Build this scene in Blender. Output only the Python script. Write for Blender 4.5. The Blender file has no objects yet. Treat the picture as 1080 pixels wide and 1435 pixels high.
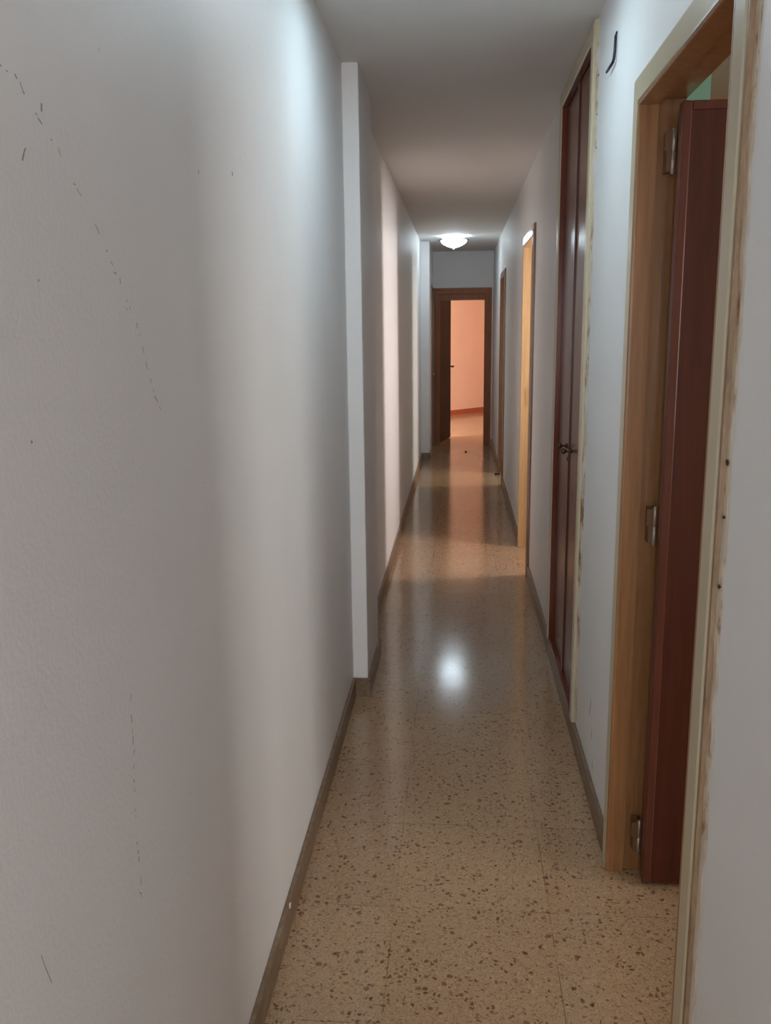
import bpy, bmesh, math, random
from mathutils import Vector, Matrix
random.seed(7)
S = bpy.context.scene
COL = S.collection

# ------------------------------------------------------------------ materials
def lin(c):
    return tuple((v / 12.92 if v <= .04045 else ((v + .055) / 1.055) ** 2.4) for v in [x / 255 for x in c]) + (1,)

class N:
    def __init__(s, name):
        s.m = bpy.data.materials.new(name); s.m.use_nodes = True
        s.t = s.m.node_tree; s.b = s.t.nodes['Principled BSDF']
    def n(s, typ, **kw):
        x = s.t.nodes.new('ShaderNode' + typ)
        for k, v in kw.items():
            setattr(x, k, v)
        return x
    def l(s, a, b):
        s.t.links.new(a, b)
    def val(s, sock, v):
        if hasattr(v, 'is_output'): s.l(v, sock)
        else: sock.default_value = v
    def math(s, op, a, b=0.0, c=None, clamp=False):
        x = s.n('Math', operation=op); x.use_clamp = clamp
        s.val(x.inputs[0], a); s.val(x.inputs[1], b)
        if c is not None: s.val(x.inputs[2], c)
        return x.outputs[0]
    def mix(s, f, a, b, blend='MIX'):
        x = s.n('Mix', data_type='RGBA', blend_type=blend)
        s.val(x.inputs['Factor'], f); s.val(x.inputs['A'], a) if False else None
        s.val(x.inputs[0], f); s.val(x.inputs[6], a); s.val(x.inputs[7], b)
        return x.outputs[2]
    def coord(s, scale=(1, 1, 1), loc=(0, 0, 0), which='Object'):
        tc = s.n('TexCoord'); mp = s.n('Mapping')
        mp.inputs['Scale'].default_value = scale; mp.inputs['Location'].default_value = loc
        s.l(tc.outputs[which], mp.inputs['Vector']); return mp.outputs[0]
    def noise(s, vec, scale, detail=3, rough=.5):
        x = s.n('TexNoise'); x.inputs['Scale'].default_value = scale
        x.inputs['Detail'].default_value = detail; x.inputs['Roughness'].default_value = rough
        s.l(vec, x.inputs['Vector']); return x
    def ramp(s, f, stops):
        x = s.n('ValToRGB'); e = x.color_ramp.elements
        while len(e) < len(stops): e.new(.5)
        for i, (p, c) in enumerate(stops):
            e[i].position = p; e[i].color = c if len(c) == 4 else tuple(c) + (1,)
        s.l(f, x.inputs[0]); return x.outputs[0]
    def bump(s, h, strength=.2, dist=.01, normal=None):
        x = s.n('Bump'); x.inputs['Strength'].default_value = strength; x.inputs['Distance'].default_value = dist
        s.l(h, x.inputs['Height'])
        if normal is not None: s.l(normal, x.inputs['Normal'])
        return x.outputs[0]
    def set(s, **kw):
        for k, v in kw.items():
            s.val(s.b.inputs[k.replace('_', ' ')], v)
        return s.m

def g(v): return (v, v, v, 1)

def paint(name, col, rough=.42, spec=.35, bump=.12, stain=None):
    a = N(name); v = a.coord()
    n1 = a.noise(v, 4.0, 4, .6); n2 = a.noise(v, 130, 3, .6)
    c2 = tuple(x * .93 for x in col[:3]) + (1,)
    base = a.mix(a.math('MULTIPLY', n1.outputs[0], .8), col, c2)
    # thin specks of dirt
    vo = a.n('TexVoronoi'); vo.inputs['Scale'].default_value = 9; a.l(v, vo.inputs['Vector'])
    sp = a.math('LESS_THAN', vo.outputs['Distance'], .018)
    base = a.mix(a.math('MULTIPLY', sp, .35), base, lin((90, 84, 78)))
    if stain:
        z0, amt, scol = stain
        sx = a.n('SeparateXYZ'); a.l(v, sx.inputs[0])
        n3 = a.noise(v, 9, 6, .75)
        f = a.math('MULTIPLY', a.math('GREATER_THAN', n3.outputs[0], .62), a.math('LESS_THAN', sx.outputs['Z'], z0))
        base = a.mix(a.math('MULTIPLY', f, amt), base, scol)
    n4 = a.noise(a.coord((1, 1, .25)), 3.2, 2, .5)
    b1 = a.bump(n2.outputs[0], bump, .004)
    b2 = a.bump(n4.outputs[0], .35, .012, b1)
    return a.set(Base_Color=base, Roughness=rough, Specular_IOR_Level=spec, Normal=b2)

def wood(name, c1, c2, rough=.22, grain=(24, 24, 1.2), coat=.25, spec=.5):
    a = N(name); v = a.coord(grain)
    n1 = a.noise(v, 2.2, 5, .62); n2 = a.noise(v, 11, 3, .6)
    f = a.math('ADD', a.math('MULTIPLY', n1.outputs[0], .7), a.math('MULTIPLY', n2.outputs[0], .3))
    col = a.ramp(f, [(.32, c1), (.68, c2)])
    return a.set(Base_Color=col, Roughness=rough, Specular_IOR_Level=spec, Coat_Weight=coat, Coat_Roughness=.12,
                 Normal=a.bump(n2.outputs[0], .05, .002))

def plain(name, col, rough=.5, metal=0., spec=.5):
    a = N(name); v = a.coord(); n = a.noise(v, 40, 3)
    c2 = tuple(x * .8 for x in col[:3]) + (1,)
    return a.set(Base_Color=a.mix(n.outputs[0], col, c2), Roughness=rough, Metallic=metal, Specular_IOR_Level=spec)

def glow(name, col, strength):
    a = N(name)
    return a.set(Base_Color=(.9, .9, .9, 1), Roughness=.3, Emission_Color=col, Emission_Strength=strength)

TILE = .4056
def terrazzo():
    a = N('polished terrazzo tile'); v = a.coord()
    sx = a.n('SeparateXYZ'); a.l(v, sx.inputs[0])
    tx = a.math('DIVIDE', a.math('ADD', sx.outputs['X'], .163), TILE)
    ty = a.math('DIVIDE', a.math('ADD', sx.outputs['Y'], -1.674), TILE)
    ex = a.math('PINGPONG', tx, .5); ey = a.math('PINGPONG', ty, .5)     # 0 at a joint
    d = a.math('MINIMUM', ex, ey)
    joint = a.math('LESS_THAN', d, .0032)
    wobble = a.noise(v, 5, 2)
    joint = a.math('MULTIPLY', joint, a.math('MULTIPLY_ADD', a.math('GREATER_THAN', wobble.outputs[0], .52), .4, .22))
    # one tint for each tile
    cmb = a.n('CombineXYZ'); a.l(a.math('FLOOR', tx), cmb.inputs[0]); a.l(a.math('FLOOR', ty), cmb.inputs[1])
    wn = a.n('TexWhiteNoise', noise_dimensions='3D'); a.l(cmb.outputs[0], wn.inputs['Vector'])
    # distorted coordinates for ragged chips
    dn = a.noise(v, 70, 2); vm = a.n('VectorMath', operation='MULTIPLY_ADD')
    a.l(dn.outputs['Color'], vm.inputs[0]); vm.inputs[1].default_value = (.02,) * 3; a.l(v, vm.inputs[2])
    base = a.mix(wn.outputs['Value'], lin((182, 152, 119)), lin((170, 140, 109)))
    cloud = a.noise(v, 14, 4, .6)
    base = a.mix(a.math('MULTIPLY', cloud.outputs[0], .5), base, lin((150, 121, 94)))
    def chips(scale, thr, size, col, amt, base):
        vo = a.n('TexVoronoi', feature='F1'); vo.inputs['Scale'].default_value = scale; vo.inputs['Randomness'].default_value = 1
        a.l(vm.outputs[0], vo.inputs['Vector'])
        rgb = a.n('SeparateColor'); a.l(vo.outputs['Color'], rgb.inputs[0])
        on = a.math('GREATER_THAN', rgb.outputs[0], thr)
        rad = a.math('MULTIPLY_ADD', rgb.outputs[1], size * .75, size * .35)
        e = a.math('SUBTRACT', rad, vo.outputs['Distance'])
        e = a.math('MULTIPLY', e, 14, clamp=True)
        f = a.math('MULTIPLY', a.math('MULTIPLY', on, e), a.math('MULTIPLY_ADD', rgb.outputs[2], amt * .5, amt * .5))
        return a.mix(f, base, col)
    base = chips(230, .45, .55, lin((122, 92, 70)), .7, base)
    base = chips(210, .6, .5, lin((200, 174, 144)), .6, base)
    base = chips(150, .5, .55, lin((132, 103, 80)), .8, base)
    base = chips(95, .70, .50, lin((186, 158, 128)), .5, base)
    base = chips(84, .66, .46, lin((102, 70, 48)), .95, base)
    base = chips(66, .80, .44, lin((108, 70, 48)), .85, base)
    base = chips(50, .90, .36, lin((72, 50, 36)), .9, base)
    base = chips(38, .90, .42, lin((182, 158, 130)), .4, base)
    base = a.mix(joint, base, lin((92, 70, 52)))
    rn = a.noise(v, 6, 4, .6)
    rough = a.math('MULTIPLY_ADD', rn.outputs[0], .10, .085)
    wv = a.noise(v, 3.5, 2, .5)
    return a.set(Base_Color=base, Roughness=rough, Specular_IOR_Level=.55, Normal=a.bump(wv.outputs[0], .08, .006))

def stone_skirting():
    a = N('worn terrazzo skirting'); v = a.coord()
    n = a.noise(v, 45, 4, .7); n2 = a.noise(v, 7, 4)
    c = a.ramp(n.outputs[0], [(.3, lin((104, 84, 66))), (.7, lin((140, 116, 94)))])
    c = a.mix(a.math('MULTIPLY', a.math('GREATER_THAN', n2.outputs[0], .58), .35), c, lin((150, 140, 126)))
    return a.set(Base_Color=c, Roughness=.4, Specular_IOR_Level=.4)

def cream():
    a = N('cream painted casing'); v = a.coord((1, 1, .35))
    n = a.noise(v, 16, 5, .7)
    c = a.mix(a.math('MULTIPLY', n.outputs[0], .5), lin((194, 184, 158)), lin((178, 164, 134)))
    return a.set(Base_Color=c, Roughness=.3, Specular_IOR_Level=.5)

def patchy_plaster():
    a = N('torn plaster and old paint'); v = a.coord((1, 1, .3))
    n = a.noise(v, 22, 6, .75); n2 = a.noise(a.coord(), 60, 4, .7)
    c = a.ramp(n.outputs[0], [(.36, lin((128, 88, 56))), (.46, lin((196, 182, 158))), (.62, lin((206, 200, 190))), (.72, lin((168, 146, 118)))])
    return a.set(Base_Color=c, Roughness=.75, Normal=a.bump(n2.outputs[0], .5, .004))

M = {}
M['wall'] = paint('white wall paint', (.79, .792, .79, 1), .5, .35, .22)
M['wallR'] = M['wall']
M['ceil'] = paint('ceiling paint', (.74, .73, .71, 1), .7, .2, .2)
M['salmon'] = paint('salmon wall paint', (.82, .56, .415, 1), .6, .25, .1)
M['teal'] = paint('pale green wall paint', lin((140, 192, 172)), .5, .3, .1)
M['ochre'] = paint('ochre wall paint', lin((226, 172, 84)), .5, .3, .1)
M['floor'] = terrazzo()
M['skirt'] = stone_skirting()
M['skirt_salmon'] = plain('reddish skirting', lin((176, 92, 62)), .4)
M['mahogany'] = wood('glossy mahogany', lin((84, 36, 25)), lin((120, 58, 40)), .24, coat=.06, spec=.2)
M['mahogany_dark'] = wood('dark red mahogany', lin((66, 28, 19)), lin((86, 40, 27)), .3, coat=.15, spec=.4)
M['mahogany_edge'] = wood('red brown edging', lin((80, 40, 28)), lin((100, 54, 40)), .35, coat=.1, spec=.4)
M['darkwood'] = wood('dark brown door wood', lin((26, 17, 13)), lin((38, 25, 19)), .6, coat=0, spec=.08)
M['oak'] = wood('orange brown varnished wood', lin((122, 86, 54)), lin((156, 114, 72)), .3, coat=.2)
M['pine'] = wood('honey varnished pine', lin((168, 140, 102)), lin((196, 168, 124)), .3, coat=.2)
M['brownframe'] = wood('mid brown varnished wood', lin((112, 74, 52)), lin((144, 98, 70)), .22, coat=.35)
M['endframe'] = wood('reddish brown door frame wood', lin((134, 80, 48)), lin((168, 106, 68)), .42, coat=.0, spec=.3)
M['jambdark'] = wood('dull brown jamb wood', lin((104, 70, 48)), lin((132, 92, 64)), .4, coat=.0, spec=.3)
M['edge'] = wood('bare dull brown edge', lin((116, 90, 64)), lin((160, 138, 110)), .5, grain=(30, 30, 5), coat=0)
M['cream'] = cream()
M['plaster'] = patchy_plaster()
M['brass'] = plain('aged brass', (.55, .42, .24, 1), .35, 1.)
M['bronze'] = plain('dark bronze', (.10, .065, .04, 1), .35, .8)
M['steel'] = plain('dull steel', (.42, .38, .33, 1), .4, .7)
M['oakplate'] = plain('brown painted metal', lin((112, 80, 50)), .45)
M['chrome'] = plain('brushed steel', (.55, .55, .55, 1), .3, 1.)
M['black'] = plain('black cable sheath', (.012, .014, .03, 1), .45)
M['rubber'] = plain('dark rubber', (.02, .016, .014, 1), .6)
M['white'] = plain('white paint', (.8, .8, .78, 1), .4)
M['iron'] = plain('dark nail iron', (.03, .025, .02, 1), .5, .3)
M['mark'] = plain('grey scuff', lin((160, 155, 151)), .7)
M['mark3'] = plain('grey brown scuff', lin((122, 114, 104)), .7)
M['mark2'] = plain('brown smear', lin((120, 92, 84)), .7)
M['shade'] = glow('lit frosted glass', (.74, .895, 1, 1), 14)
M['led'] = glow('lit diffuser', (.68, .885, 1, 1), 33)

# ------------------------------------------------------------------ mesh helpers
def finish(name, bm, mat, parent=None, smooth=False, kind=None, label=None, cat=None, group=None):
    bmesh.ops.recalc_face_normals(bm, faces=bm.faces)
    me = bpy.data.meshes.new(name); bm.to_mesh(me); bm.free()
    for mm in (mat if isinstance(mat, list) else [mat]): me.materials.append(mm)
    if smooth:
        for p in me.polygons: p.use_smooth = True
    o = bpy.data.objects.new(name, me); COL.objects.link(o)
    if parent is not None:
        o.parent = parent
        o.matrix_parent_inverse = Matrix.Translation(-parent.location)
    tag(o, label, cat, group, kind)
    return o
def tag(o, label=None, cat=None, group=None, kind=None):
    if label: o['label'] = label
    if cat: o['category'] = cat
    if group: o['group'] = group
    if kind: o['kind'] = kind
def empty(name, loc, label=None, cat=None, group=None, kind=None):
    o = bpy.data.objects.new(name, None); COL.objects.link(o); o.location = loc; o.empty_display_size = .1
    tag(o, label, cat, group, kind); return o
def box(bm, x0, x1, y0, y1, z0, z1, bev=0, mi=0):
    vs = [bm.verts.new((x, y, z)) for x in (x0, x1) for y in (y0, y1) for z in (z0, z1)]
    fs = []
    for idx in ((0, 1, 3, 2), (4, 6, 7, 5), (0, 4, 5, 1), (2, 3, 7, 6), (0, 2, 6, 4), (1, 5, 7, 3)):
        f = bm.faces.new([vs[i] for i in idx]); f.material_index = mi; fs.append(f)
    bmesh.ops.recalc_face_normals(bm, faces=fs)
    if bev:
        es = list({e for f in fs for e in f.edges})
        bmesh.ops.bevel(bm, geom=es, offset=bev, segments=2, profile=.5, affect='EDGES')
def boxes(*bs, bev=0):
    bm = bmesh.new()
    for b in bs: box(bm, *b, bev=bev)
    return bm
def prism(pts, z0, z1):                       # footprint polygon extruded upwards
    bm = bmesh.new()
    a = [bm.verts.new((x, y, z0)) for x, y in pts]; b = [bm.verts.new((x, y, z1)) for x, y in pts]
    n = len(pts); bm.faces.new(a); bm.faces.new(b)
    for i in range(n): bm.faces.new((a[i], a[(i + 1) % n], b[(i + 1) % n], b[i]))
    return bm
def lathe(bm, prof, c=(0, 0, 0), axis='Z', n=40):
    rings = []
    for r, h in prof:
        ring = []
        for k in range(n):
            t = 2 * math.pi * k / n; u, v = r * math.cos(t), r * math.sin(t)
            p = {'Z': (u, v, h), 'X': (h, u, v), 'Y': (u, h, v)}[axis]
            ring.append(bm.verts.new((c[0] + p[0], c[1] + p[1], c[2] + p[2])))
        rings.append(ring)
    for A, B in zip(rings, rings[1:]):
        for k in range(n): bm.faces.new((A[k], A[(k + 1) % n], B[(k + 1) % n], B[k]))
    bm.faces.new(rings[0]); bm.faces.new(rings[-1])
def tube(bm, pts, r, n=10):
    pts = [Vector(p) for p in pts]; rings = []
    for i, p in enumerate(pts):
        d = (pts[min(i + 1, len(pts) - 1)] - pts[max(i - 1, 0)]).normalized()
        up = Vector((0, 0, 1)) if abs(d.z) < .9 else Vector((0, 1, 0))
        a = d.cross(up).normalized(); b = d.cross(a)
        rr = r[i] if isinstance(r, (list, tuple)) else r
        rings.append([bm.verts.new(p + rr * (math.cos(2 * math.pi * k / n) * a + math.sin(2 * math.pi * k / n) * b)) for k in range(n)])
    for A, B in zip(rings, rings[1:]):
        for k in range(n): bm.faces.new((A[k], A[(k + 1) % n], B[(k + 1) % n], B[k]))
    bm.faces.new(rings[0]); bm.faces.new(rings[-1])
def wall_along(axis, t0, t1, a0, a1, z0, z1, holes=()):
    """a wall slab with openings; axis 'Y' runs along y (thickness in x), axis 'X' runs along x"""
    bm = bmesh.new(); cur = a0
    def put(p, q, r, s):
        if q - p > 1e-5 and s - r > 1e-5:
            box(bm, *((t0, t1, p, q, r, s) if axis == 'Y' else (p, q, t0, t1, r, s)))
    for h0, h1, b, t in sorted(holes):
        put(cur, h0, z0, z1); put(h0, h1, z0, b); put(h0, h1, t, z1); cur = h1
    put(cur, a1, z0, z1)
    return bm
def surround(prof, a0, a1, zt, tf, z0=0.):
    """profile (outward, proud) swept round an opening with mitred corners; tf maps (a, proud, z) to the world"""
    bm = bmesh.new(); st = []
    for u, p in prof:
        st.append([bm.verts.new(tf(*q)) for q in ((a0 - u, p, z0), (a0 - u, p, zt + u), (a1 + u, p, zt + u), (a1 + u, p, z0))])
    n = len(prof)
    for i in range(n):
        A, B = st[i], st[(i + 1) % n]
        for k in range(3): bm.faces.new((A[k], A[k + 1], B[k + 1], B[k]))
    bm.faces.new([s[0] for s in st]); bm.faces.new([s[3] for s in st])
    return bm
def right_tf(x): return lambda a, p, z: (x - p, a, z)
def left_tf(x): return lambda a, p, z: (x + p, a, z)
def end_tf(y): return lambda a, p, z: (a, y - p, z)
def flat_profile(w, t):
    return [(.004, 0), (.004, t * .8), (.008, t), (w - .008, t), (w - .002, t * .85), (w, t * .6), (w, 0)]
def casing_profile(w, t, lip=.004):
    return [(lip, 0), (lip, t * .75), (lip + .006, t), (w * .55, t), (w * .62, t * .86), (w - .008, t * .86), (w, t * .6), (w, 0)]

H = 2.45
XL, XR, RT = -.432, .432, .53          # corridor faces; back of the right wall
ST = 'structure'

# ------------------------------------------------------------------ shell
finish('floor', boxes((-2.3, 3.4, -3.2, 18.2, -.1, 0)), M['floor'], kind=ST, label='speckled brown terrazzo floor of the corridor and the rooms off it', cat='floor')
finish('ceiling', boxes((-2.3, 3.4, -3.2, 18.2, H, H + .1)), M['ceil'], kind=ST, label='white ceiling over the corridor', cat='ceiling')

wl = finish('wall_left', wall_along('Y', XL - .1, XL, -.6, 11.62, 0, H), M['wall'], kind=ST, label='long white wall along the left of the corridor', cat='wall')
finish('wall_left_pilaster', boxes((XL, -.37, 3.45, 3.925, 0, H), bev=.004), M['wall'], kind=ST, label='shallow white pilaster standing out of the left wall', cat='pilaster')
finish('wall_left_recess', wall_along('Y', XL, -.335, 10.27, 11.62, 0, H, [(10.96, 11.58, 0, 2.0)]), M['wall'], kind=ST, label='white jog narrowing the far left end of the corridor', cat='wall')

D1 = (1.53, 2.275); D3 = (5.335, 6.05); D4 = (8.57, 9.29); ZT = 2.01
CL = (3.11, 3.95)
wr = finish('wall_right', wall_along('Y', XR, RT, -.6, 11.62, 0, H,
            [(D1[0] - .03, D1[1] + .03, 0, ZT + .03), (CL[0] - .03, CL[1] + .03, .085, 2.41), (D3[0] - .03, D3[1] + .03, 0, ZT + .03), (D4[0] - .03, D4[1] + .03, 0, ZT - .01)]),
            M['wallR'], kind=ST, label='white wall along the right of the corridor with the doorways', cat='wall')
EY = 11.62
finish('wall_end', wall_along('X', EY, EY + .1, -2.2, 2.3, 0, H, [(-2.0, -.7, .8, 2.2), (-.33, .35, 0, 1.97)]), M['wall'], kind=ST, label='white wall above and beside the far door', cat='wall')

# hall behind the camera
finish('wall_hall_back', wall_along('X', -3.1, -3.0, -1.6, 1.6, 0, H, [(-.75, .75, .9, 2.1)]), M['wall'], kind=ST)
finish('wall_hall_left', boxes((-1.6, -1.5, -3.0, -.6, 0, H)), M['wall'], kind=ST)
finish('wall_hall_right', boxes((1.5, 1.6, -3.0, -.6, 0, H)), M['wall'], kind=ST)
finish('wall_hall_front', boxes((-1.6, XL - .1, -.6, -.5, 0, H), (RT, 1.6, -.6, -.5, 0, H)), M['wall'], kind=ST)

# room behind door 1 (pale green and ochre walls)
finish('wall_bedroom_green', boxes((RT + .002, .788, 3.08, 4.18, 0, H)), M['teal'], kind=ST, label='pale green wall seen above the open red-brown door', cat='wall')
finish('wall_bedroom_ochre', boxes((RT, 3.3, 4.6, 4.7, 0, H)), M['ochre'], kind=ST, label='ochre wall seen above the open red-brown door', cat='wall')
finish('wall_bedroom_far', wall_along('Y', 3.2, 3.3, -.5, 4.6, 0, H, [(.3, 1.7, .9, 2.1)]), M['ochre'], kind=ST)
finish('wall_bedroom_near', boxes((1.6, 3.3, -.6, -.5, 0, H)), M['ochre'], kind=ST)

# small lit room behind doorway 3
finish('wall_bathroom_far', wall_along('Y', 1.55, 1.65, 4.7, 7.2, 0, H, [(5.39, 5.75, 1.3, 2.1)]), M['wall'], kind=ST)
finish('wall_bathroom_end', boxes((RT, 1.65, 7.2, 7.3, 0, H)), M['wall'], kind=ST)
# room behind doorway 4
finish('wall_study_far', wall_along('Y', 2.2, 2.3, 7.3, 11.62, 0, H, [(8.5, 9.3, .9, 2.1)]), M['wall'], kind=ST)
# salmon room at the end
finish('wall_salmon_far', prism([(-2.2, 12.95), (2.3, 19.25 - .0), (2.3, 19.4), (-2.2, 13.1)] if False else [(-2.2, 13.2), (1.9, 18.1), (1.9, 18.25), (-2.2, 13.35)], 0, H), M['salmon'], kind=ST, label='salmon pink wall seen through the far doorway', cat='wall')
finish('wall_salmon_right', wall_along('Y', 1.8, 1.9, EY + .1, 18.1, 0, H), M['salmon'], kind=ST)
finish('wall_salmon_left', boxes((-2.2, -2.1, EY + .1, 13.4, 0, H)), M['salmon'], kind=ST)
finish('wall_salmon_light_block', boxes((.50, .58, EY + .1, 12.95, 0, H)), M['salmon'], kind=ST)  # unseen partition added to keep the floor just past the door in shadow

# ------------------------------------------------------------------ skirting
SH, SD = .08, .012
def skirt(name, b, label, mat='skirt'):
    return finish(name, boxes(b, bev=.003), M[mat], kind=ST, label=label, cat='skirting')
bl = skirt('baseboard_left', (XL, XL + SD, -.6, 3.45 - SD, 0, SH), 'brown stone skirting along the near left wall')
finish('baseboard_left_pilaster', boxes((XL, -.37 + SD, 3.45 - SD, 3.45, 0, SH), (-.37, -.37 + SD, 3.45, 3.925, 0, SH), (XL, -.37 + SD, 3.925, 3.925 + SD, 0, SH), bev=.002), M['skirt'], kind=ST,
       label='brown stone skirting round the foot of the pilaster', cat='skirting')
skirt('baseboard_left_far', (XL, XL + SD, 3.925 + SD, 10.27 - SD, 0, SH), 'brown stone skirting along the left wall beyond the pilaster')
finish('baseboard_left_recess', boxes((XL, -.335 + SD, 10.27 - SD, 10.27, 0, SH), (-.335, -.335 + SD, 10.27, 10.88, 0, SH), bev=.002), M['skirt'], kind=ST, label='brown stone skirting at the far left jog', cat='skirting')
skirt('baseboard_right', (XR - SD, XR, D1[1] + .085, D3[0] - .075, 0, SH), 'brown stone skirting under the closet on the right wall')
skirt('baseboard_right_middle', (XR - SD, XR, D3[1] + .075, D4[0] - .075, 0, SH), 'brown stone skirting on the right wall past the lit doorway')
skirt('baseboard_right_far', (XR - SD, XR, D4[1] + .075, EY, 0, SH), 'brown stone skirting at the far end of the right wall')
d = Vector((4.1, 4.9)).normalized(); nrm = Vector((d.y, -d.x))
p0 = Vector((-2.05, 13.2 + .15 * 4.9 / 4.1)); p1 = Vector((1.75, 18.1 - .15 * 4.9 / 4.1))
finish('baseboard_salmon', prism([p0, p1, p1 + nrm * .012, p0 + nrm * .012], 0, .085), M['skirt_salmon'], kind=ST, label='reddish skirting at the foot of the salmon wall', cat='skirting')

# chip of white paint on the near left skirting
bm = bmesh.new(); lathe(bm, [(.0005, 0), (.006, .0012), (.0085, .0025), (.0075, .004), (.0005, .0048)], (XL + SD - .002, 1.965, .074), 'X', 12)
finish('paint_drip', bm, M['white'], bl, True)

# crack and scuffs on the left wall
def mark(name, pts, w, mat, dots=0):
    bm = bmesh.new()
    for (a, b) in zip(pts, pts[1:]):
        a, b = Vector(a), Vector(b); n = max(1, int((b - a).length / .011))
        for i in range(n):
            if random.random() < (.62 if dots else .0): 
                p = a.lerp(b, (i + random.random()) / n); q = p + (b - a).normalized() * random.uniform(.003, .010)
                p = p + Vector((random.gauss(0, .0022), random.gauss(0, .0022)))
                s = (q - p).normalized(); k = Vector((-s.y, s.x)) * w * random.uniform(.4, 1.1)
                c = [p + k, p - k * .7, q - k * .5, q + k]
            elif not dots:
                p, q = a.lerp(b, i / n), a.lerp(b, (i + 1) / n); s = (q - p).normalized(); k = Vector((-s.y, s.x)) * w * random.uniform(.6, 1.2)
                c = [p + k, p - k, q - k, q + k]
            else: continue
            lo = [bm.verts.new((XL - .001, u, z)) for u, z in c]; hi = [bm.verts.new((XL + .0004, u, z)) for u, z in c]
            bm.faces.new(hi); bm.faces.new(lo)
            for j in range(4): bm.faces.new((lo[j], lo[(j + 1) % 4], hi[(j + 1) % 4], hi[j]))
    return finish(name, bm, M[mat], wl)
mark('crack', [(.862, 1.748), (.899, 1.744), (.929, 1.723), (.977, 1.696), (1.028, 1.658), (1.081, 1.615), (1.11, 1.588), (1.15, 1.546), (1.171, 1.524), (1.197, 1.491), (1.228, 1.426), (1.262, 1.385)], .0009, 'mark', 1)
CR2 = [(1.067, 1.06), (1.068, 1.0), (1.062, .934), (1.056, .854), (1.055, .784), (1.056, .735)]
mark('crack', CR2, .0009, 'mark', 1)
mark('scuff', [(.78, .863), (.785, .845), (.795, .817)], .0006, 'mark')
mark('scuff', [(1.522, 1.762), (1.524, 1.757)], .0016, 'mark')
mark('scuff', [(1.751, 1.797), (1.754, 1.790)], .0022, 'mark')
mark('scuff', [(.951, 1.733), (.949, 1.725)], .0012, 'mark')
mark('scuff', [(.906, 1.681), (.901, 1.675), (.897, 1.668)], .001, 'mark')
mark('scuff', [(.908, 1.5545), (.910, 1.5525)], .0014, 'mark')
mark('scuff', [(.915, 1.84), (.922, 1.822)], .0022, 'mark2')
mark('scuff', [(.861, 1.393), (.8635, 1.391)], .0016, 'mark')

def scuff_r(pts, w):
    bm = bmesh.new(); tube(bm, [(XR + .0004, y, z) for y, z in pts], [w * (1 if 0 < i < len(pts) - 1 else .3) for i in range(len(pts))], 8)
    finish('scuff', bm, M['mark3'], wr)
scuff_r([(2.735, .33), (2.73, .30), (2.74, .27), (2.735, .255)], .0016)
scuff_r([(2.70, .24), (2.69, .21), (2.695, .19)], .0014)
scuff_r([(2.66, .15), (2.655, .12), (2.64, .10)], .0014)
# ------------------------------------------------------------------ door 1: frame and open leaf
t1 = empty('trim_1', (XR, 1.94, 0), 'cream-faced wooden frame round the near right doorway', 'door frame', kind=ST)
finish('casing', surround(flat_profile(.07, .014), D1[0], D1[1], ZT, right_tf(XR)), M['cream'], t1, label='cream painted casing')
finish('jamb', surround([(.006, .015), (.001, .012), (0, .008), (0, -.034), (.014, -.036), (.014, -.10), (.028, -.10), (.028, -.004), (.012, -.001), (.012, .014)], D1[0], D1[1], ZT, right_tf(XR)), M['oak'], t1, label='orange brown varnished jamb')
finish('casing_edge', boxes((XR - .012, XR, D1[0] - .0825, D1[0] - .0705, 0, 2.12), bev=.002), M['edge'], t1, label='bare brown edge of the casing')
bm = bmesh.new()
ys = []
zz = 0.0
prev = None
while zz < 2.16:
    w = .022 + random.uniform(-.008, .010)
    row = [bm.verts.new((XR - .0035 + random.uniform(-.001, .001), D1[0] - .083, zz)), bm.verts.new((XR - .002, D1[0] - .083 - w * .6, zz)), bm.verts.new((XR + .001, D1[0] - .083 - w, zz)), bm.verts.new((XR + .003, D1[0] - .083, zz))]
    if prev:
        for k in range(4): bm.faces.new((prev[k], prev[(k + 1) % 4], row[(k + 1) % 4], row[k]))
    else: bm.faces.new(row)
    prev = row; zz += random.uniform(.02, .06)
bm.faces.new(prev)
finish('plaster_edge', bm, M['plaster'], t1, label='torn plaster along the casing')

LX0, LX1, LY0, LY1, LZ0, LZ1 = .506, 1.205, 2.203, 2.239, .012, 2.0
d1 = empty('door_1', (LX0, LY1, 0), 'dark red-brown door standing open into the near right room', 'door', kind=ST)
finish('leaf', boxes((LX0, LX1, LY0 + .004, LY1, LZ0, LZ1), bev=.004), M['mahogany_dark'], d1)
finish('edging', boxes((LX0 - .0015, LX0 + .02, LY0, LY1 + .001, LZ0, LZ1 + .001), (LX1 - .02, LX1 + .001, LY0, LY1 + .001, LZ0, LZ1 + .001), (LX0 + .02, LX1 - .02, LY0, LY1 + .001, LZ1 - .02, LZ1 + .001), bev=.003), M['mahogany_edge'], d1, label='brown edging strip')
for z in (1.90, 1.0, .125):
    bm = bmesh.new(); lathe(bm, [(.002, -.052), (.0045, -.05), (.0045, -.003), (.003, -.0015), (.003, .0015), (.0045, .003), (.0045, .05), (.002, .052)], (.4985, 2.248, z), 'Z', 14)
    hg = finish('hinge', bm, M['steel'], d1, True)
    finish('hinge_plate', boxes((.478, .4965, 2.246, 2.2505, z + .002, z + .045), (.484, .4965, 2.25, 2.289, z - .045, z + .045)), M['oakplate'], hg)
bm = bmesh.new()
lathe(bm, [(.001, 0), (.024, -.001), (.024, -.006), (.009, -.009), (.009, -.045), (.001, -.046)], (1.13, LY0, 1.02), 'Y', 20)
tube(bm, [(1.13, LY0 - .042, 1.02), (1.08, LY0 - .046, 1.02), (1.01, LY0 - .044, 1.015)], [.009, .008, .007])
finish('handle', bm, M['bronze'], d1, True)

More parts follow.
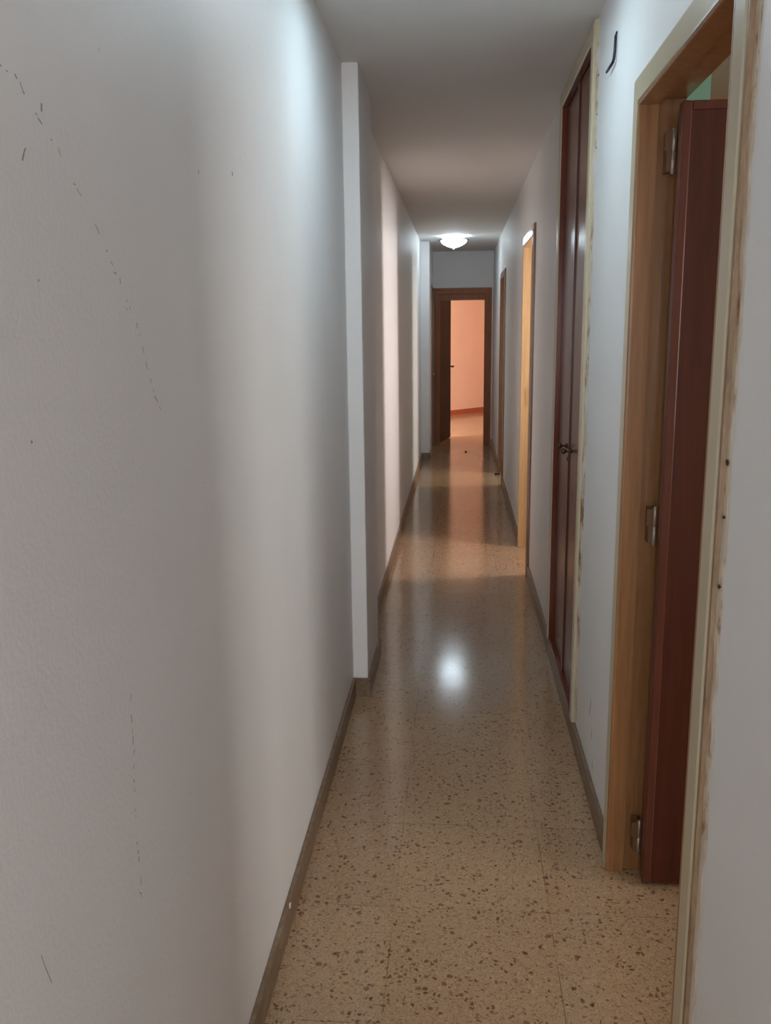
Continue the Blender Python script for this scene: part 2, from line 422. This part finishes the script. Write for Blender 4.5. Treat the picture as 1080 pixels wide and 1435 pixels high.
# ------------------------------------------------------------------ built-in closet
cl = empty('closet', (XR, 3.53, 0), 'tall built-in closet with two glossy dark brown doors in the right wall', 'closet')
zc = 2.385
def closet_sur(prof): return surround(prof, CL[0], CL[1], zc, right_tf(XR), SH + .004)
finish('casing', closet_sur([(0, -.004), (0, .014), (.005, .017), (.048, .017), (.054, .012), (.054, 0), (.028, 0), (.028, -.004)]), M['cream'], cl, label='cream painted casing round the closet doors')
finish('frame', closet_sur([(-.003, .012), (-.003, -.05), (.02, -.05), (.02, -.006), (0, -.006), (0, .012)]), M['mahogany'], cl)
finish('sill', boxes((.4215, .50, CL[0] + .004, CL[1] - .004, SH - .012, SH + .010), bev=.002), M['mahogany'], cl)
bm = bmesh.new(); prev = None; zz = SH + .01
while zz < H - .03:
    w = .022 + random.uniform(-.006, .008)
    y = CL[0] - .055
    row = [bm.verts.new((XR - .008 + random.uniform(-.002, .002), y, zz)), bm.verts.new((XR - .004, y - w * .6, zz)), bm.verts.new((XR + .001, y - w, zz)), bm.verts.new((XR + .002, y, zz))]
    if prev:
        for k in range(4): bm.faces.new((prev[k], prev[(k + 1) % 4], row[(k + 1) % 4], row[k]))
    else: bm.faces.new(row)
    prev = row; zz += random.uniform(.02, .07)
bm.faces.new(prev)
finish('plaster_edge', bm, M['plaster'], cl, label='ragged filler along the near casing')
finish('carcass', boxes((.505, .515, CL[0] - .02, CL[1] + .02, SH + .02, 2.39)), M['darkwood'], cl)
mid = 3.545
for k, (a, b) in enumerate(((CL[0] + .010, mid - .006), (mid + .006, CL[1] - .010))):
    dr = finish('door', boxes((.440, .462, a, b, SH + .012, zc - .008), bev=.003), M['mahogany'], cl)
    yk = mid - .045 if k == 0 else mid + .085
    zk = 1.022 if k == 0 else 1.026
    bm = bmesh.new()
    lathe(bm, [(.001, .440), (.011, .439), (.010, .435), (.0045, .432), (.0045, .420), (.010, .416), (.012, .410), (.009, .404), (.001, .402)], (0, yk, zk), 'X', 18)
    finish('knob', bm, M['bronze'], dr, True)
finish('astragal', boxes((.434, .441, mid - .016, mid + .008, SH + .014, zc - .012), bev=.002), M['mahogany_dark'], cl)
bm = bmesh.new(); lathe(bm, [(.001, .4345), (.009, .434), (.008, .431), (.001, .430)], (0, mid, .985), 'X', 16)
finish('keyhole_plate', bm, M['bronze'], cl, True)

# nails along the closet casing and the near door casing
def nail(x, y, z, label, group, r=.004):
    bm = bmesh.new(); lathe(bm, [(.0008, .006), (.0015, .004), (.0015, 0), (r, -.0005), (r * .8, -.002), (.0005, -.0028)], (x, y, z), 'X', 10)
    return finish('nail', bm, M['iron'], None, True, label=label, cat='nail', group=group)
gc = 'nails along the closet casing'
nail(XR, 3.03, 2.27, 'dark nail near the wall top beside the closet casing, just past the black cable', gc)
nail(XR, 3.035, 2.156, 'second nail down in the row on white wall beside the closet', gc, .003)
nail(XR, 3.027, 2.056, 'third nail down in the row on white wall beside the closet', gc, .003)
nail(XR, 3.064, 1.963, 'lowest nail in the row on white wall beside the closet', gc)
nail(XR, 4.13, 2.154, 'small dark nail in the wall beyond the far side of the closet', gc)
gd = 'nails in the torn plaster by the near door'
nail(XR - .0035, 1.438, 1.285, 'largest dark nail, topmost in the torn plaster beside the near doorway', gd, .0055)
nail(XR - .0035, 1.437, 1.196, 'small nail midway down the torn plaster beside the near doorway', gd, .003)
nail(XR - .0035, 1.438, 1.079, 'lowest dark nail in the torn plaster beside the near doorway', gd, .004)

# black cable sticking out of the right wall
bm = bmesh.new()
tube(bm, [(XR + .004, 2.706, 2.298), (XR - .002, 2.705, 2.296), (XR - .005, 2.703, 2.285), (XR - .006, 2.703, 2.245), (XR - .007, 2.705, 2.230), (XR - .008, 2.715, 2.222), (XR - .010, 2.75, 2.219), (XR - .012, 2.795, 2.217)], [.002, .003, .0037, .0042, .0042, .0042, .004, .0035], 10)
finish('cable', bm, M['black'], None, True, label='short black cable end bent out of the bright white right wall', cat='cable')

# ------------------------------------------------------------------ lit doorway 3 and doorway 4
t2 = empty('trim_2', (XR, 5.69, 0), 'honey coloured frame of the lit doorway on the right', 'door frame', kind=ST)
finish('casing', surround(casing_profile(.07, .017), D3[0], D3[1], ZT, right_tf(XR)), M['brownframe'], t2)
finish('jamb', surround([(.010, .019), (.002, .018), (0, .014), (0, -.045), (.010, -.046), (.010, -.10), (.028, -.10), (.028, -.002), (.014, -.001), (.014, .016)], D3[0], D3[1], ZT, right_tf(XR)), M['pine'], t2, label='honey pine jamb')
finish('strike_plate', boxes((XR + .015, XR + .033, D3[1] - .0015, D3[1] + .001, .98, 1.10)), M['brass'], t2)
t3 = empty('trim_3', (XR, 8.93, 0), 'narrow brown frame of the far right doorway', 'door frame', kind=ST)
finish('casing', surround(casing_profile(.07, .017), D4[0], D4[1], ZT - .04, right_tf(XR)), M['brownframe'], t3)
finish('jamb', surround([(.010, .019), (.002, .018), (0, .014), (0, -.045), (.010, -.046), (.010, -.10), (.028, -.10), (.028, -.002), (.014, -.001), (.014, .016)], D4[0], D4[1], ZT - .04, right_tf(XR)), M['jambdark'], t3)

# ------------------------------------------------------------------ closed door on the far left jog
t4 = empty('trim_4', (-.335, 11.27, 0), 'dark brown casing round the closed far left door', 'door frame', kind=ST)
finish('casing', surround(casing_profile(.055, .014), 10.985, 11.555, 1.96, left_tf(-.335)), M['brownframe'], t4)
d2 = empty('door_2', (-.36, 11.27, 0), 'closed dark door on the left just before the far doorway', 'door', kind=ST)
finish('leaf', boxes((-.385, -.35, 10.99, 11.55, .01, 1.955), bev=.003), M['darkwood'], d2)
bm = bmesh.new(); lathe(bm, [(.001, -.352), (.022, -.350), (.022, -.345), (.008, -.342), (.008, -.306), (.001, -.304)], (0, 11.14, .945), 'X', 18)
tube(bm, [(-.310, 11.14, .945), (-.305, 11.17, .945), (-.306, 11.24, .943)], [.009, .009, .007])
finish('handle', bm, M['chrome'], d2, True, label='bright steel lever handle')

# ------------------------------------------------------------------ far end door
E0, E1 = -.285, .335
t5 = empty('trim_5', (.02, EY, 0), 'brown wooden frame of the doorway at the corridor end', 'door frame', kind=ST)
finish('casing', surround([(0, 0), (0, .012), (.006, .016), (.045, .016), (.05, .012), (.078, .012), (.078, 0)], E0 + .03, E1, 1.925, end_tf(EY)), M['endframe'], t5)
finish('jamb', surround([(0, .008), (-.012, .008), (-.012, -.06), (0, -.06), (0, -.105), (.03, -.105), (.03, -.002), (0, -.002)], E0 + .03, E1, 1.925, end_tf(EY)), M['endframe'], t5)
finish('lintel', boxes((E0 + .042, E1 - .012, EY + .004, EY + .07, 1.85, 1.913)), M['endframe'], t5)
d3 = empty('door_3', (-.235, EY + .11, 0), 'dark brown door swung open into the salmon room', 'door', kind=ST)
ang = math.radians(79); c, s = math.cos(ang), math.sin(ang)
hx, hy = -.24, EY + .115
def leafpt(u, v): return (hx + u * c - v * s, hy + u * s + v * c)      # v > 0 : side away from the corridor axis
def leafbox(u0, u1, v0, v1, z0, z1): return prism([leafpt(u0, v0), leafpt(u1, v0), leafpt(u1, v1), leafpt(u0, v1)], z0, z1)
finish('leaf', leafbox(0, .68, .002, .036, .01, 1.90), M['darkwood'], d3)
bm = bmesh.new()
a = leafpt(.62, -.0); b = leafpt(.62, -.05); e = leafpt(.52, -.052)
tube(bm, [leafpt(.62, .004) + (.99,), leafpt(.62, -.006) + (.99,)], .026, 18)
tube(bm, [a + (.99,), b + (.99,)], .010, 12)
tube(bm, [b + (.99,), leafpt(.585, -.056) + (.99,), e + (.985,)], [.013, .011, .009], 12)
finish('handle', bm, M['bronze'], d3, True)

# door stops on the floor
bm = bmesh.new(); lathe(bm, [(.012, 0), (.013, .003), (.012, .010), (.008, .014), (.001, .015)], (.092, 10.9, 0), 'Z', 18)
finish('door_stop', bm, M['rubber'], None, True, label='tiny dark door stop standing on the floor before the far doorway', cat='door stop')
bm = bmesh.new()
box(bm, .375, .432, 9.155, 9.185, 0, .020, bev=.004)
finish('door_wedge', bm, M['rubber'], None, label='small dark wedge on the floor at the far right doorway', cat='door wedge')

# ------------------------------------------------------------------ lamps
LP = (-.06, 9.72)
la = empty('ceiling_lamp', (LP[0], LP[1], H), 'lit round glass dome lamp on the corridor ceiling', 'lamp')
bm = bmesh.new(); lathe(bm, [(.04, H), (.045, H - .003), (.045, H - .010), (.02, H - .011)], (LP[0], LP[1], 0), 'Z', 32)
finish('mount', bm, M['chrome'], la, True)
bm = bmesh.new()
ring = [(.138, H - .033), (.156, H - .034), (.160, H - .039), (.156, H - .044), (.138, H - .045)]
n = 56; rs = [[bm.verts.new((LP[0] + q * math.cos(2 * math.pi * k / n), LP[1] + q * math.sin(2 * math.pi * k / n), h)) for k in range(n)] for q, h in ring]
for A, B in zip(rs, rs[1:] + rs[:1]):
    for k in range(n): bm.faces.new((A[k], A[(k + 1) % n], B[(k + 1) % n], B[k]))
finish('rim', bm, M['bronze'], la, True, label='dark metal rim')
bm = bmesh.new(); R0 = .137; dz = .085
prof = [(.02, H - .0112), (.07, H - .0135), (.115, H - .0235), (R0, H - .038)] + [(R0 * (1 - (t / 12) ** 2.3), H - .040 - dz * (t / 12)) for t in range(0, 12)] + [(.004, H - .040 - dz)]
lathe(bm, prof, (LP[0], LP[1], 0), 'Z', 48)
finish('lamp_shade', bm, M['shade'], la, True, label='glowing frosted glass dome')
bm = bmesh.new(); lathe(bm, [(.001, 0), (.006, -.002), (.007, -.009), (.004, -.014), (.001, -.016)], (LP[0], LP[1], H - .127), 'Z', 16)
finish('finial', bm, M['chrome'], la, True)

LN = (-.02, 2.55)
lb = empty('ceiling_lamp', (LN[0], LN[1], H), 'flat round lit lamp on the near ceiling before the pilaster', 'lamp')
bm = bmesh.new(); lathe(bm, [(.125, H), (.128, H - .006), (.125, H - .022), (.112, H - .022), (.112, H - .016), (.02, H - .016)], (LN[0], LN[1], 0), 'Z', 48)
finish('rim', bm, M['white'], lb, True)
bm = bmesh.new(); lathe(bm, [(.02, H - .0165), (.111, H - .0165), (.111, H - .0215), (.001, H - .0225)], (LN[0], LN[1], 0), 'Z', 48)
finish('diffuser', bm, M['led'], lb, True)

# ------------------------------------------------------------------ windows, daylight and the added hall fill
def window(n, axis, t0, t1, a0, a1, z0, z1):
    w = empty('window_%d' % n, ((t0 + t1) / 2, (a0 + a1) / 2, z0) if axis == 'Y' else ((a0 + a1) / 2, (t0 + t1) / 2, z0), kind=ST)
    tm = (t0 + t1) / 2; f = .04; bm = bmesh.new()
    def put(p, q, r, s_):
        box(bm, *((tm - .02, tm + .02, p, q, r, s_) if axis == 'Y' else (p, q, tm - .02, tm + .02, r, s_)))
    put(a0, a0 + f, z0, z1); put(a1 - f, a1, z0, z1); put(a0 + f, a1 - f, z0, z0 + f); put(a0 + f, a1 - f, z1 - f, z1)
    if a1 - a0 > .5: put((a0 + a1) / 2 - f / 2, (a0 + a1) / 2 + f / 2, z0 + f, z1 - f)
    finish('window_frame', bm, M['white'], w)
def daylight(name, loc, rot, sx, sy, power, col):
    L = bpy.data.lights.new(name, 'AREA'); L.shape = 'RECTANGLE'; L.size = sx; L.size_y = sy; L.energy = power; L.color = col
    o = bpy.data.objects.new(name, L); COL.objects.link(o); o.location = loc; o.rotation_euler = rot
    return o
r90 = math.pi / 2
window(1, 'X', -3.1, -3.0, -.75, .75, .9, 2.1)  # unseen hall window, added as the opening for the fill
daylight('hall_fill', (0, -3.12, 1.5), (r90, 0, 0), 1.4, 1.1, 56, (1, .965, .97))  # broad fill added behind the camera to lift the near walls
window(2, 'Y', 3.2, 3.3, .3, 1.7, .9, 2.1)
daylight('daylight_bedroom', (3.32, 1.0, 1.5), (0, r90, 0), 1.1, 1.3, 26, (1, .96, .9))
window(3, 'Y', 1.55, 1.65, 5.39, 5.75, 1.3, 2.1)
daylight('daylight_bathroom', (1.67, 5.57, 1.7), (0, r90, 0), .72, .34, 36, (1, .89, .85))
window(4, 'Y', 2.2, 2.3, 8.5, 9.3, .9, 2.1)
daylight('daylight_study', (2.32, 8.9, 1.5), (0, r90, 0), 1.1, .7, 30, (1, .94, .82))
window(5, 'X', EY, EY + .1, -2.0, -.7, .8, 2.2)
daylight('daylight_salmon', (-1.35, EY - .02, 1.5), (r90, 0, 0), 1.2, 1.3, 108, (1, .95, .9))

W = bpy.data.worlds.new('World'); S.world = W; W.use_nodes = True
W.node_tree.nodes['Background'].inputs[0].default_value = (.75, .85, 1, 1)
W.node_tree.nodes['Background'].inputs[1].default_value = .6

# ------------------------------------------------------------------ camera
cam = bpy.data.cameras.new('camera'); co = bpy.data.objects.new('camera', cam); COL.objects.link(co)
f, cx, cy = 1240., 540., 717.5
F = Vector((643 - cx, 460 - cy, f)).normalized(); D = Vector((612 - cx, 6700 - cy, f)); D = (D - F * D.dot(F)).normalized()
Rt = D.cross(F)
if Rt.x < 0: Rt = -Rt
rows = [Rt, F, -D]
right = Vector([r[0] for r in rows]); down = Vector([r[1] for r in rows]); fwd = Vector([r[2] for r in rows])
mt = Matrix((right, -down, -fwd)).transposed().to_4x4(); mt.translation = (0, 0, 1.5)
co.matrix_world = mt
cam.sensor_fit = 'VERTICAL'; cam.sensor_height = 36; cam.lens = f / 1435 * 36; cam.clip_start = .02
S.camera = co
S.view_settings.view_transform = 'Standard'; S.view_settings.look = 'None'; S.view_settings.gamma = 1
S.view_settings.exposure = .48
S.view_settings.use_curve_mapping = False
S.cycles.max_bounces = 14; S.cycles.diffuse_bounces = 8; S.cycles.glossy_bounces = 5
S.cycles.sample_clamp_indirect = 6
